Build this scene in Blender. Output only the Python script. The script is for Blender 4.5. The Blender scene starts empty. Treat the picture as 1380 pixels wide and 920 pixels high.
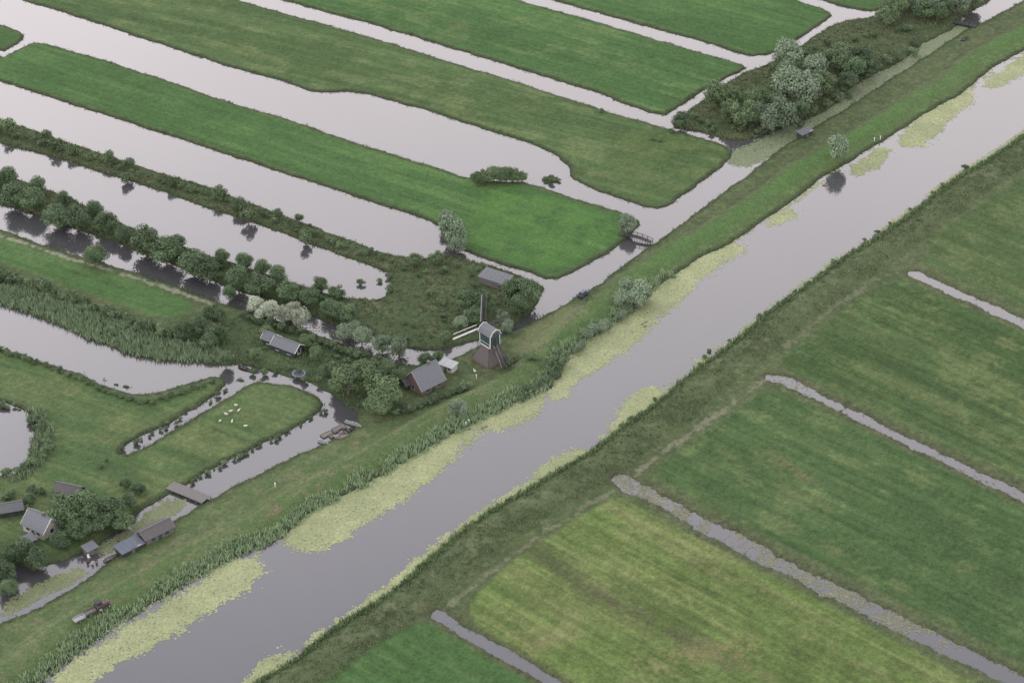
import bpy, math, numpy as np
from mathutils import Vector
rng=np.random.default_rng(7)
sc=bpy.context.scene
sc.view_settings.view_transform='Standard'; sc.view_settings.look='None'; sc.view_settings.exposure=0
# ---------------- camera (aerial, 350 m up) ----------------
PITCH=math.radians(33); FPX=2900.0; H=351.0; YOFF=H/math.tan(PITCH)
cam=bpy.data.cameras.new('camera'); camo=bpy.data.objects.new('camera',cam); sc.collection.objects.link(camo)
cam.sensor_width=36; cam.lens=36*FPX/1380; cam.clip_start=1; cam.clip_end=30000
camo.location=(0,-YOFF,H); camo.rotation_euler=(math.pi/2-PITCH,0,0); sc.camera=camo
cp,sp=math.cos(PITCH),math.sin(PITCH)
def G(u,v):
    """map survey: photo reading -> ground coordinates (metres, z=0)"""
    dx=(u-690)/FPX; dy=-(v-460)/FPX
    t=H/(sp-dy*cp); return (t*dx, t*(cp+dy*sp)-YOFF)
def SC(v):
    dy=-(v-460)/FPX; return FPX/(H/(sp-dy*cp))
def GP(p): return np.array([G(*q) for q in p])
def lin(c): 
    c=np.array(c,float)/255; return np.where(c<=.04045,c/12.92,((c+.055)/1.055)**2.4)
K=0.62
def C(r,g,b):
    c=lin((r,g,b)); m=c.mean(); return (c*.88+m*.12+.005)*K  # greyed and slightly lifted: aerial haze put into the colours
# ---------------- noise ----------------
TAB=np.random.default_rng(3).random((256,256)).astype(np.float32)
def vnoise(x,y,s=0):
    x=x+s*17.31; y=y+s*9.77
    xi=np.floor(x).astype(np.int32); yi=np.floor(y).astype(np.int32)
    fx=(x-xi).astype(np.float32); fy=(y-yi).astype(np.float32)
    fx=fx*fx*(3-2*fx); fy=fy*fy*(3-2*fy)
    a=TAB[xi&255,yi&255]; b=TAB[(xi+1)&255,yi&255]; c=TAB[xi&255,(yi+1)&255]; d=TAB[(xi+1)&255,(yi+1)&255]
    return (a*(1-fx)+b*fx)*(1-fy)+(c*(1-fx)+d*fx)*fy
def fbm(x,y,s=0,o=4):
    r=0;a=.5;t=0
    for i in range(o):
        r=r+a*vnoise(x*2**i,y*2**i,s+i*3.1); t+=a; a*=.5
    return r/t-0.5
def ss(x,a,b):
    t=np.clip((x-a)/(b-a),0,1); return t*t*(3-2*t)
# ---------------- grid ----------------
def axis(a,b,st):
    f=np.arange(a,b,st); o=[];s=2.0;p=0
    while p<9000: p+=s; s*=1.35; o.append(p)
    o=np.array(o); return np.concatenate([(a-o)[::-1],f,f[-1]+o])
xs=axis(-235,235,.42); ys=axis(-175,275,.55)
nx,ny=len(xs),len(ys)
X,Y=np.meshgrid(xs,ys); R=14.0
def chaikin(P,closed=True,n=1):
    for _ in range(n):
        Q=np.roll(P,-1,0) if closed else P[1:]
        A=P if closed else P[:-1]
        new=np.empty((len(A)*2,2)); new[0::2]=A*.8+Q*.2; new[1::2]=A*.2+Q*.8
        if not closed: new=np.vstack([P[:1],new,P[-1:]])
        P=new
    return P
def dline(P,closed=False,Rr=R):
    D=np.full((ny,nx),Rr,np.float32)
    n=len(P)
    for i in range(n if closed else n-1):
        a=P[i]; b=P[(i+1)%n]
        x0,x1=min(a[0],b[0])-Rr,max(a[0],b[0])+Rr; y0,y1=min(a[1],b[1])-Rr,max(a[1],b[1])+Rr
        i0,i1=np.searchsorted(xs,[x0,x1]); j0,j1=np.searchsorted(ys,[y0,y1])
        if i1<=i0 or j1<=j0: continue
        xx=xs[i0:i1][None,:]-a[0]; yy=ys[j0:j1][:,None]-a[1]
        d=b-a; L=d@d+1e-9
        t=np.clip((xx*d[0]+yy*d[1])/L,0,1)
        dd=np.sqrt((xx-t*d[0])**2+(yy-t*d[1])**2)
        W=D[j0:j1,i0:i1]; np.minimum(W,dd,out=W)
    return D
def sdf(px,n=1,Rr=R):
    P=chaikin(GP(px),True,n)
    ins=np.zeros((ny,nx),bool)
    for i in range(len(P)):
        a=P[i]; b=P[(i+1)%len(P)]
        if a[1]==b[1]: continue
        lo,hi=(a,b) if a[1]<b[1] else (b,a)
        j0,j1=np.searchsorted(ys,[lo[1],hi[1]])
        if j1<=j0: continue
        t=(ys[j0:j1]-lo[1])/(hi[1]-lo[1]); xc=lo[0]+t*(hi[0]-lo[0])
        ins[j0:j1]^=(xs[None,:]>xc[:,None])
    D=dline(P,True,Rr); return np.where(ins,D,-D)
def band(px,w,Rr=R):
    """ribbon (positive inside) of width w px around a surveyed line"""
    P=chaikin(GP(px),False,1); s=SC(np.mean([q[1] for q in px])); return w/2/s*1.25-dline(P,False,Rr)
# ---------------- survey data ----------------
dikeL=[(1560,-95),(1390,-5),(1340,22),(1308,38),(1290,48),(1240,82),(1190,112),(1150,140),(1100,170),(1060,195),(1020,225),(985,252),(940,285),(900,315),(880,328),(850,350),(810,380),(780,398),(752,414),(722,430)]
canL=[(1560,-20),(1395,60),(1340,90),(1300,125),(1260,145),(1210,180),(1150,215),(1100,245),(1050,285),(1000,318),(980,330),(940,350),(900,378),(870,400),(840,428),(800,450),(770,475),(745,510),(735,525),(690,545),(640,570),(600,590),(540,625),(480,660),(420,690),(380,722),(330,745),(270,775),(210,810),(150,845),(100,880),(60,915),(-20,965),(-200,1080)]
canR=[(1560,70),(1400,165),(1380,182),(1330,215),(1280,245),(1230,285),(1180,320),(1130,350),(1085,385),(1040,415),(1000,450),(960,480),(920,510),(880,545),(830,580),(790,612),(740,640),(690,670),(640,700),(590,740),(540,785),(500,815),(440,850),(400,885),(350,915),(270,970),(80,1100)]
dikeLlow=[(700,442),(640,468),(600,487),(560,492),(530,491),(470,467),(400,441),(330,419),(290,405),(230,384),(150,357),(70,334),(0,309),(-150,262),(-400,180)]
Flow=[(-400,300),(-150,364),(0,410),(50,428),(100,448),(150,470),(200,485),(260,490),(300,493),(330,492),(370,502),(420,517),(442,528),(468,545),(482,556),(478,568),(470,578),(430,602),(380,622),(330,647),(285,672),(250,692),(215,712),(160,748),(110,785),(60,812),(0,842),(-200,940),(-330,1080)]
dikeAll=dikeL+dikeLlow+Flow+canL[::-1]
WL=[(-380,-230),(1620,-230),(1560,-20),(1390,60),(1000,318),(740,520),(480,660),(100,880),(-200,1080),(-330,1080)]
canal=canL+canR[::-1]
stripA=[(-420,-60),(-200,-10),(-60,40),(0,80),(25,66),(50,56),(120,75),(200,100),(300,135),(400,165),(470,190),(560,217),(640,243),(700,245),(735,254),(765,265),(820,281),(850,291),(864,301),(850,318),(835,332),(790,358),(770,369),(745,379),(700,364),(640,345),(610,333),(596,318),(590,302),(500,272),(400,240),(250,190),(100,142),(0,110),(-150,65),(-420,-10)]
stripB=[(-250,-90),(-60,-30),(20,-2),(100,22),(200,55),(300,88),(390,113),(425,126),(470,123),(520,134),(580,151),(640,171),(700,189),(740,204),(765,222),(768,240),(790,252),(830,266),(882,284),(902,278),(940,250),(988,213),(985,200),(960,190),(900,174),(850,160),(780,138),(700,111),(620,88),(540,63),(470,42),(400,23),(330,3),(240,-25),(100,-70)]
stripC=[(130,-80),(345,-9),(420,12),(500,33),(600,63),(700,93),(800,124),(893,160),(920,142),(950,120),(1007,93),(1000,87),(940,70),(860,46),(780,23),(710,4),(640,-14),(400,-80)]
stripD=[(450,-80),(730,-3),(800,16),(900,44),(960,61),(1010,77),(1040,74),(1080,53),(1121,23),(1116,14),(1090,6),(1055,-6),(800,-80)]
stripE=[(850,-80),(1080,-8),(1130,9),(1185,18),(1200,0),(1225,-20),(1290,-80)]
parcT=[(906,166),(925,150),(1000,98),(1040,85),(1070,67),(1125,30),(1192,20),(1222,-18),(1340,-60),(1370,-30),(1330,5),(1300,22),(1285,40),(1250,55),(1220,80),(1170,105),(1135,125),(1120,148),(1080,165),(1040,178),(1000,192),(975,188),(940,178),(908,174)]
M1=[(480,410),(515,402),(525,385),(522,368),(560,350),(600,342),(640,352),(700,370),(735,386),(728,405),(715,425),(690,440),(650,458),(600,472),(560,474),(500,455),(480,435)]
S2=[(-300,75),(0,160),(60,180),(130,205),(200,228),(300,258),(380,290),(450,315),(520,343),(580,350),(560,375),(525,370),(500,358),(440,338),(390,318),(330,297),(270,277),(200,252),(130,230),(60,209),(0,194),(-300,100)]
S3=[(-300,140),(0,236),(60,252),(130,283),(180,308),(250,333),(320,356),(380,376),(450,400),(500,404),(520,400),(520,440),(470,445),(430,432),(380,412),(310,388),(270,372),(200,344),(130,318),(60,296),(0,276),(-300,180)]
L1=[(-450,-120),(-100,10),(0,33),(22,40),(35,48),(30,56),(0,74),(-80,35),(-450,-75)]
P1=[(-300,390),(-100,440),(0,468),(50,485),(100,500),(150,522),(185,532),(230,524),(280,508),(303,508),(308,520),(272,545),(222,574),(182,592),(162,608),(175,612),(240,576),(290,546),(332,519),(350,512),(400,522),(430,534),(438,548),(420,566),(370,590),(320,615),(272,640),(245,658),(215,672),(190,690),(178,705),(150,722),(118,742),(80,760),(50,766),(0,762),(-300,800)]
pond=[(-120,520),(0,542),(30,550),(50,562),(46,585),(36,615),(22,640),(0,642),(-120,650)]
fieldR1=[(1235,345),(1260,310),(1400,220),(1700,60),(1700,570),(1380,418),(1245,365)]
fieldR2=[(1040,490),(1060,470),(1120,425),(1180,385),(1215,372),(1250,388),(1380,446),(1700,600),(1700,800),(1380,655),(1200,570),(1060,506)]
fieldR3=[(862,640),(900,610),(960,570),(1020,525),(1050,522),(1200,592),(1380,680),(1700,840),(1700,1060),(1380,903),(1200,813),(1000,716)]
fieldR4=[(618,818),(640,790),(700,740),(780,690),(830,662),(860,678),(1000,750),(1200,852),(1330,922),(1600,1062),(1000,1100),(760,925),(640,860)]
fieldR5=[(360,960),(450,895),(540,840),(585,832),(640,868),(740,925),(950,1100),(200,1100)]
fieldF=[(-400,185),(-150,268),(0,316),(70,341),(150,364),(230,391),(272,408),(262,425),(230,436),(190,428),(120,402),(60,382),(0,360),(-150,320),(-400,250)]
# ---------------- land/water field ----------------
wob=fbm(X*.16,Y*.16,1)*2.2+fbm(X*.7,Y*.7,2,3)*1.0
inv=sdf(WL,0); dIk=sdf(dikeAll)
land=-inv
D={}
for nme,p in dict(A=stripA,B=stripB,C=stripC,D=stripD,E=stripE,T=parcT,M=M1,S2=S2,S3=S3,L=L1,P=P1).items():
    D[nme]=sdf(p); land=np.maximum(land,D[nme])
land=np.maximum(land,dIk)
land=np.minimum(land,-sdf(pond))
islet=band([(742,243),(744,243)],16)
land=np.maximum(land,np.maximum(band([(1285,30),(1318,36)],10),islet))
for q in [(140,512),(155,518),(168,521),(322,512)]: land=np.maximum(land,band([q,(q[0]+3,q[1]+1)],7))
dcan=sdf(canal); land=np.minimum(land,-dcan)
ditch=[([(1232,370),(1300,400),(1380,437),(1700,590)],14),([(1036,508),(1060,512),(1120,543),(1200,583),(1280,622),(1380,670),(1700,825)],14),
([(838,648),(870,664),(1000,735),(1200,835),(1400,932),(1600,1040)],22),([(588,828),(640,860),(700,893),(770,935),(950,1060)],13)]
dn=fbm(X*.22,Y*.22,93)*2.6+fbm(X*.9,Y*.9,94,3)*1.6
dR=[band(p,w)+dn*f for (p,w),f in zip(ditch,(.6,.8,1.0,.6))]
for d in dR: land=np.minimum(land,-d)
dRa=np.maximum(np.maximum(dR[0],dR[1]),np.maximum(dR[2],dR[3]))
dw=land+wob*.75
dw=np.where(np.abs(land)>13,land,dw)
Z=-.8+ss(dw,-1.5,1.2)*1.25
bankR=dline(chaikin(GP(canR),False),False)
bankL=dline(chaikin(GP(canL),False),False)
dikeOnly=np.maximum(0,np.minimum(ss(bankL,1,8),1))*(dIk>0)*(1-ss(bankL,11,14))
Z+=dikeOnly*1.3*(dw>0)
rightside=(dcan<0)&(inv<0)&(dIk<0)&(land>0)
Z+=np.where(rightside,ss(bankR,1,6)*(1-ss(bankR,9,14))*1.1,0)
Z+=np.where(dw>.5,fbm(X*.25,Y*.25,5)*.25,0)
# ---------------- colours ----------------
n1=fbm(X*.03,Y*.03,11); n2=fbm(X*.15,Y*.15,12); n3=fbm(X*.8,Y*.8,13,3)
col=np.empty((ny,nx,3),np.float32); col[:]=C(80,92,58)
def mix(m,c,a=1.0):
    m=(np.clip(m,0,1)*a)[...,None]; global col
    col=col*(1-m)+np.asarray(c,np.float32)*m
mix(ss(n2,-.12,.16),C(68,84,50),.8)
mix(ss(n3,.0,.2),C(94,104,68),.6)
def field(d,c,c2,p1,p2,amp=.18,edge=1.2,fr=.45,soft=1.6,blot=0.0,mow=0.0):
    m=ss(d+wob*.4,edge,edge+soft)
    mix(m,c)
    a=np.array(G(*p1)); b=np.array(G(*p2)); e=(b-a)/np.linalg.norm(b-a)
    al=X*e[0]+Y*e[1]; ac=-X*e[1]+Y*e[0]
    s=fbm(al*.012,ac*fr,21,3); s2=fbm(al*.06,ac*.22,27,3)
    mix(m*ss(s*.6+s2*.5+n1*.5,-.12,.2),c2)
    if blot: mix(m*ss(s2+n2*.6+n3*.3,.04,.26),C(106,112,68),blot)
    f=1+amp*(fbm(al*.02,ac*1.1,31,2)*1.3+n2*1.1+n3*.7)*m
    # mower swaths (4 m) and old drains (9 m)
    f*=1+mow*m*np.sign(np.sin(ac*1.55+n1*1.5))*ss(n1+n2,-.35,.1)
    f*=1-.08*m*np.exp(-((np.mod(ac+n1*3,9.0)-4.5)/.5)**2)
    global col
    col=col*f[...,None]
lft=((0,110),(590,300))
field(D['A'],C(62,96,46),C(76,108,54),*lft,.2,mow=.03)
field(D['B'],C(68,92,48),C(80,104,58),(300,88),(700,188),.24,blot=.35)
field(D['C'],C(62,96,46),C(74,108,54),(345,0),(895,160),.22,blot=.25,mow=.03)
field(D['D'],C(60,94,44),C(72,106,52),(730,0),(1010,78),.2,mow=.03)
field(D['E'],C(60,92,44),C(72,102,52),(1070,0),(1180,20))
field(D['L'],C(60,92,44),C(72,102,52),(0,35),(35,48))
endA=sdf([(640,255),(700,245),(735,254),(765,265),(864,301),(835,332),(770,369),(745,379),(640,345),(600,320)],1)
mix(ss(endA,1,8)*ss(n2,-.3,.1),C(76,116,48),.7)
rb=sdf([(800,190),(860,165),(985,200),(988,213),(882,284),(830,260)],1); mix(ss(rb,0,6)*ss(n2+n3*.4,-.2,.15),C(78,98,50),.7)
field(sdf(fieldF),C(70,102,52),C(82,110,60),(0,310),(285,405))
P1f=np.minimum(D['P'],-sdf(pond))
field(P1f,C(72,96,54),C(88,106,62),(0,470),(180,530),.25,1.5,blot=.35)
field(sdf(fieldR1),C(68,90,48),C(80,100,58),(1235,370),(1380,437),.25,blot=.3,mow=.04)
field(sdf(fieldR2),C(60,84,42),C(74,96,52),(1060,510),(1380,665),.34,blot=.35,mow=.05)
field(sdf(fieldR3),C(62,88,46),C(74,98,54),(860,655),(1380,915),.3,blot=.3,mow=.05)
field(sdf(fieldR4),C(88,108,52),C(104,118,64),(860,680),(1300,905),.42,blot=.5,mow=.06)
field(sdf(fieldR5),C(64,96,48),C(74,104,56),(590,840),(700,900),.22,mow=.04)
# brown wheel-worn patches
for p,c,a,r in [([(725,745),(760,775),(800,800),(900,850),(980,890)],C(78,78,54),.95,7),([(690,720),(790,790)],C(72,88,50),.7,6),([(1040,612),(1090,650)],C(104,100,64),.7,4),([(1120,735),(1170,770)],C(98,108,64),.6,5),([(830,780),(930,850)],C(70,86,46),.7,7),
   ([(1100,420),(1230,470)],C(64,84,46),.4,5),([(880,900),(1000,870)],C(118,116,74),.7,9),([(700,880),(760,850)],C(122,120,76),.6,6),([(1200,500),(1300,540)],C(52,74,40),.5,7),([(960,680),(1000,700)],C(54,78,42),.5,5),([(1180,640),(1300,720)],C(52,76,40),.5,7)]:
    dd=dline(GP(p)); mix((1-ss(dd+n2*9+n3*4,0,r))*ss(n3+n2,-.25,.1),c,a)
# dike body
md=np.where(dIk>0,(1-ss(bankL,9,13)),0)
up=sdf([(1560,-120),(720,425),(760,500),(1000,330),(1560,0)],0)
mix(md*ss(dw,.5,2)*ss(bankL,1,2.5),C(78,102,56),.85)
mix(md*ss(n2+n3*.5,-.05,.2)*ss(dw,.5,2),C(92,114,66),.6)
mix(ss(up,0,3)*md*ss(bankL,4,6)*ss(n1,-.3,.2),C(72,108,50),.6)
lowd=sdf([(740,500),(640,520),(540,560),(470,580),(250,695),(100,790),(0,845),(-200,940),(-200,1080),(60,905),(400,700)],0)
mix(ss(lowd,0,3)*ss(bankL,4,6),C(82,102,60),.8); mix(ss(lowd,0,3)*ss(bankL,4,6)*ss(n2+n3*.4,0,.2),C(100,110,72),.6)
m=ss(lowd,0,3)*np.exp(-((bankL-10.5)/.5)**2); mix(m,C(112,116,84),.5)
mix(ss(lowd,0,3)*ss(bankL,4,6)*ss(fbm(X*.35,Y*.35,91),.12,.28),C(116,108,84),.6)
# right bank rough strip
mr=np.where(rightside,1-ss(bankR,11,14),0); mix(mr,C(80,94,60),.7); mix(mr*ss(n2+n3,-.05,.2),C(66,82,50),.7); mix(mr*ss(fbm(X*.3,Y*.3,55),.05,.25),C(100,108,76),.7)
# muddy, trampled margins of the field ditches
mix(ss(dRa,-3.2,-.6)*ss(n2+n3*.7,-.25,.15),C(84,86,60),.65); mix(ss(dRa,-1.6,-.2)*ss(n3,-.2,.15),C(104,100,80),.6)
# tracks & dry ditches
for p,w,c,a in [([(1180,378),(1120,418),(1060,468)],4,C(112,112,90),.45),([(1036,510),(960,565),(900,605),(860,640),(838,650)],5,C(122,120,100),.65),([(838,655),(780,690),(700,742),(640,788),(600,822),(588,830)],4,C(116,116,92),.5),([(0,318),(70,342),(150,366),(230,392),(290,412)],4,C(140,142,120),.8),
   ([(480,575),(400,640),(300,700),(180,760),(60,850),(0,880)],7,C(98,104,74),.35),([(690,450),(740,420),(790,395)],5,C(112,116,84),.5),([(560,520),(620,500),(700,495)],6,C(96,100,78),.4)]:
    b=band(p,w); mix(ss(b+n3*2.5+n2*1.5,-.6,.6),c,a)
# mill yard / dry grass by the mill
b=band([(715,470),(735,445),(770,425)],34); mix(ss(b,-2,2),C(110,116,78),.7)
b=band([(372,482),(390,487)],9); mix(ss(b+n3,-.5,.5),C(150,150,40),.7)
b=band([(375,690),(365,700)],10); mix(ss(b+n3*2,-.5,.8),C(120,104,84),.6)
# scrub parcels
ms=np.maximum(np.maximum(ss(D['M'],0,1),ss(D['S2'],0,1)),np.maximum(ss(D['S3'],0,1),ss(D['T'],0,1)))
mix(ms,C(70,86,52),.8); mix(ms*ss(n2+n3,-.05,.2),C(94,102,70),.7); mix(ms*ss(n3-n2,0,.25),C(58,74,46),.6)
hed=sdf([(-300,250),(0,365),(100,405),(220,445),(300,440),(350,420),(470,470),(545,500),(540,560),(480,556),(420,515),(330,490),(200,485),(50,428),(-300,330)],0)
mix(ss(hed,-1,2),C(74,92,58),.85); mix(ss(hed,0,2)*ss(n3+n2,-.05,.15),C(56,72,46),.6)
# fringe along every water edge
fr0=np.where(dRa>-4,.35,1.0)
mix((1-ss(dw,.9,2.2))*fr0,C(58,72,44),.7); mix((1-ss(dw,.1,.7))*fr0,C(44,50,36),.9)
col=np.clip(col*(1+n3*.25+rng.normal(0,.05,(ny,nx)))[...,None],.004,.9)
# ---------------- mesh helpers ----------------
def mk_mesh(name,V,F,cols=None,mats=(),mi=None,smooth=False):
    me=bpy.data.meshes.new(name); V=np.asarray(V,np.float32); F=np.asarray(F,np.int32); k=F.shape[1]
    me.vertices.add(len(V)); me.vertices.foreach_set('co',V.ravel())
    me.loops.add(F.size); me.loops.foreach_set('vertex_index',F.ravel())
    me.polygons.add(len(F)); me.polygons.foreach_set('loop_start',np.arange(0,F.size,k,dtype=np.int32)); me.polygons.foreach_set('loop_total',np.full(len(F),k,np.int32))
    for m in mats: me.materials.append(m)
    if mi is not None: me.polygons.foreach_set('material_index',np.asarray(mi,np.int32))
    me.polygons.foreach_set('use_smooth',np.full(len(F),smooth))
    if cols is not None:
        a=me.color_attributes.new('Col','FLOAT_COLOR','POINT'); c=np.ones((len(V),4),np.float32); c[:,:3]=cols; a.data.foreach_set('color',c.ravel())
    me.update(calc_edges=True); return me
def link(name,data,parent=None,loc=(0,0,0),rz=0):
    o=bpy.data.objects.new(name,data); sc.collection.objects.link(o); o.location=loc; o.rotation_euler=(0,0,rz)
    if parent: o.parent=parent
    return o
# ---------------- materials ----------------
def newmat(n):
    m=bpy.data.materials.new(n); m.use_nodes=True; nt=m.node_tree; return m,nt,nt.nodes['Principled BSDF']
def nz(nt,scale,detail=4,rough=.6,vec=None):
    n=nt.nodes.new('ShaderNodeTexNoise'); n.inputs['Scale'].default_value=scale; n.inputs['Detail'].default_value=detail; n.inputs['Roughness'].default_value=rough
    if vec: nt.links.new(vec,n.inputs['Vector'])
    return n
def rampv(nt,src,a,b,lo,hi):
    m=nt.nodes.new('ShaderNodeMapRange'); nt.links.new(src,m.inputs[0])
    for i,v in enumerate((a,b,lo,hi)): m.inputs[i+1].default_value=v
    return m.outputs[0]
def mul(nt,colsock,valsock):
    m=nt.nodes.new('ShaderNodeVectorMath'); m.operation='SCALE'; nt.links.new(colsock,m.inputs[0]); nt.links.new(valsock,m.inputs['Scale']); return m.outputs[0]
gm,nt,b=newmat('grass_ground')
at=nt.nodes.new('ShaderNodeAttribute'); at.attribute_name='Col'; tc=nt.nodes.new('ShaderNodeTexCoord')
a1=nz(nt,1.3,4,.75,tc.outputs['Object']); a2=nz(nt,5,2,.7,tc.outputs['Object'])
c=mul(nt,at.outputs['Color'],rampv(nt,a1.outputs['Fac'],.3,.7,.7,1.3)); c=mul(nt,c,rampv(nt,a2.outputs['Fac'],.3,.7,.8,1.2))
nt.links.new(c,b.inputs['Base Color']); b.inputs['Roughness'].default_value=.95; b.inputs['Specular IOR Level'].default_value=.1
bp=nt.nodes.new('ShaderNodeBump'); bp.inputs['Strength'].default_value=.6; bp.inputs['Distance'].default_value=.35; nt.links.new(a1.outputs['Fac'],bp.inputs['Height']); nt.links.new(bp.outputs[0],b.inputs['Normal'])
wm,nt,b=newmat('canal_water'); tc=nt.nodes.new('ShaderNodeTexCoord')
b.inputs['Base Color'].default_value=(.042,.042,.045,1); b.inputs['IOR'].default_value=1.76
w1=nz(nt,.9,3,.5,tc.outputs['Object']); w2=nz(nt,.02,3,.6,tc.outputs['Object'])
nt.links.new(rampv(nt,w2.outputs['Fac'],.35,.65,.03,.10),b.inputs['Roughness'])
bp=nt.nodes.new('ShaderNodeBump'); bp.inputs['Strength'].default_value=.1; bp.inputs['Distance'].default_value=.05; nt.links.new(w1.outputs['Fac'],bp.inputs['Height']); nt.links.new(bp.outputs[0],b.inputs['Normal'])
def vegmat(name,rough=.8,trans=.0):
    m,nt,b=newmat(name); at=nt.nodes.new('ShaderNodeAttribute'); at.attribute_name='Col'; oi=nt.nodes.new('ShaderNodeObjectInfo')
    c=mul(nt,at.outputs['Color'],rampv(nt,oi.outputs['Random'],0,1,.78,1.25)); nt.links.new(c,b.inputs['Base Color']); b.inputs['Roughness'].default_value=rough; b.inputs['Specular IOR Level'].default_value=.25
    return m
leafm=vegmat('leaf_foliage'); tuftm=vegmat('tall_grass_blades')
padm,nt,b=newmat('lily_leaf'); at=nt.nodes.new('ShaderNodeAttribute'); at.attribute_name='Col'; nt.links.new(at.outputs['Color'],b.inputs['Base Color']); b.inputs['Roughness'].default_value=.7; b.inputs['Specular IOR Level'].default_value=.15
def simple(name,c,rough=.7,var=.25,scale=3,metal=0):
    m,nt,b=newmat(name); tc=nt.nodes.new('ShaderNodeTexCoord'); n=nz(nt,scale,5,.7,tc.outputs['Object'])
    rgb=nt.nodes.new('ShaderNodeRGB'); rgb.outputs[0].default_value=(*c,1)
    nt.links.new(mul(nt,rgb.outputs[0],rampv(nt,n.outputs['Fac'],.3,.7,1-var,1+var)),b.inputs['Base Color']); b.inputs['Roughness'].default_value=rough; b.inputs['Metallic'].default_value=metal; return m
barkm=simple('bark',(.09,.075,.055)); woodm=simple('weathered_wood',(.085,.08,.075)); darkwood=simple('tarred_wood',(.022,.022,.022))
whitem=simple('white_paint',(.5,.5,.49),.6,.15); greenm=simple('green_paint',(.014,.038,.032),.7,.15); thatch=simple('brown_shingle',(.062,.054,.052),.9,.4)
slate=simple('slate_roof',(.075,.08,.088),.75,.25); tile=simple('grey_tile_roof',(.085,.09,.102),.75,.25); brick=simple('brick_wall',(.1,.065,.055)); glass=simple('window_glass',(.03,.04,.05),.15,.1)
rust=simple('rusty_red',(.07,.042,.035),.7); rubber=simple('rubber',(.02,.02,.02),.8); bluem=simple('blue_cover',(.05,.07,.15),.5); wool=simple('sheep_wool',(.36,.34,.29),.95); metal=simple('grey_metal',(.2,.21,.22),.6)
redroof=simple('brown_roof',(.06,.056,.055),.85,.3); panelm=simple('solar_panel',(.045,.055,.075),.5,.2); duckm=simple('duck_feathers',(.12,.09,.06)); creamm=simple('cream_boards',(.3,.29,.26)); navy=simple('dark_car_paint',(.03,.04,.06),.3)
# ---------------- ground & water ----------------
idx=np.arange(nx*ny).reshape(ny,nx)
F=np.stack([idx[:-1,:-1],idx[:-1,1:],idx[1:,1:],idx[1:,:-1]],-1).reshape(-1,4)
link('ground',mk_mesh('ground',np.stack([X,Y,Z],-1).reshape(-1,3),F,col.reshape(-1,3),[gm],None,True))
link('water',mk_mesh('water',[(-9000,-9000,0),(9000,-9000,0),(9000,9000,0),(-9000,9000,0)],[[0,1,2,3]],None,[wm]))
def zat(x,y):
    i=min(max(np.searchsorted(xs,x),0),nx-1); j=min(max(np.searchsorted(ys,y),0),ny-1); return max(float(Z[j,i]),0.0)
# ---------------- tufts ----------------
cell=np.gradient(ys)[:,None]*np.gradient(xs)[None,:]
fine=(np.gradient(ys)[:,None]<.6)&(np.gradient(xs)[None,:]<.5)
def scatter(dens):
    p=np.where(fine,dens*cell,0); k=rng.poisson(np.clip(p,0,6)); j,i=np.nonzero(k); r=k[j,i]; j=np.repeat(j,r); i=np.repeat(i,r)
    x=xs[i]+rng.uniform(-.25,.25,len(i)); y=ys[j]+rng.uniform(-.3,.3,len(i)); return x,y,Z[j,i],j,i
def tufts(name,dens,h,w,nb,c1,c2,spread=.35):
    x,y,z,j,i=scatter(dens); n=len(x)
    if n==0: return
    N=n*nb; bx=np.repeat(x,nb)+rng.normal(0,spread,N); by=np.repeat(y,nb)+rng.normal(0,spread,N); bz=np.repeat(np.maximum(z,-.1),nb)-.05
    th=rng.uniform(0,2*np.pi,N); hh=np.repeat(rng.uniform(.6,1.3,n),nb)*h*rng.uniform(.7,1.1,N); ww=w*rng.uniform(.6,1.3,N)
    dx,dy=np.cos(th)*ww,np.sin(th)*ww; lx,ly=rng.normal(0,.28,N)*hh,rng.normal(0,.28,N)*hh
    V=np.empty((N,3,3)); V[:,0]=np.stack([bx-dx,by-dy,bz],-1); V[:,1]=np.stack([bx+dx,by+dy,bz],-1); V[:,2]=np.stack([bx+lx,by+ly,bz+hh],-1)
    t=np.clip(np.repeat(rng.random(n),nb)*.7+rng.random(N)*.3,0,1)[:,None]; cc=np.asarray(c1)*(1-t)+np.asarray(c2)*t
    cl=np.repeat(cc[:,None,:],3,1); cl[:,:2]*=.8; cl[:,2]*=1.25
    link(name,mk_mesh(name,V.reshape(-1,3),np.arange(N*3).reshape(-1,3),cl.reshape(-1,3),[tuftm]))
on=(dw>.05)
TG=1.6
lowbank=dline(chaikin(GP(canL[12:]),False),False)
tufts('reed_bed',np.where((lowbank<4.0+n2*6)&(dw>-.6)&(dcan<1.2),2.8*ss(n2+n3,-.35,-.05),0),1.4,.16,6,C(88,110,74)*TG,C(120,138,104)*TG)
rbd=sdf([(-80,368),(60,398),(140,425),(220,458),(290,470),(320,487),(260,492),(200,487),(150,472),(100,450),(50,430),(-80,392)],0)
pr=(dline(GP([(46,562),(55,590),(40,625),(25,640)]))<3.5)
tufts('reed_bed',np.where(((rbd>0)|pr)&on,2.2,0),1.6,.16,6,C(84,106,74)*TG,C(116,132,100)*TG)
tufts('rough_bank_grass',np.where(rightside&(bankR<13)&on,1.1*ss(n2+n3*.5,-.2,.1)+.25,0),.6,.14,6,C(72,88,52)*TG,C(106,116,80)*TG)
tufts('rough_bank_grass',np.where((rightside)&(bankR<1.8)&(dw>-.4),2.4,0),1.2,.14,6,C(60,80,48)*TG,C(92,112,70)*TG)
tufts('scrub_grass',np.where((ms>.5)&on,1.0*ss(n2+n3,-.15,.15)+.2,0),.7,.16,6,C(68,84,50)*TG,C(112,118,86)*TG)
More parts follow.
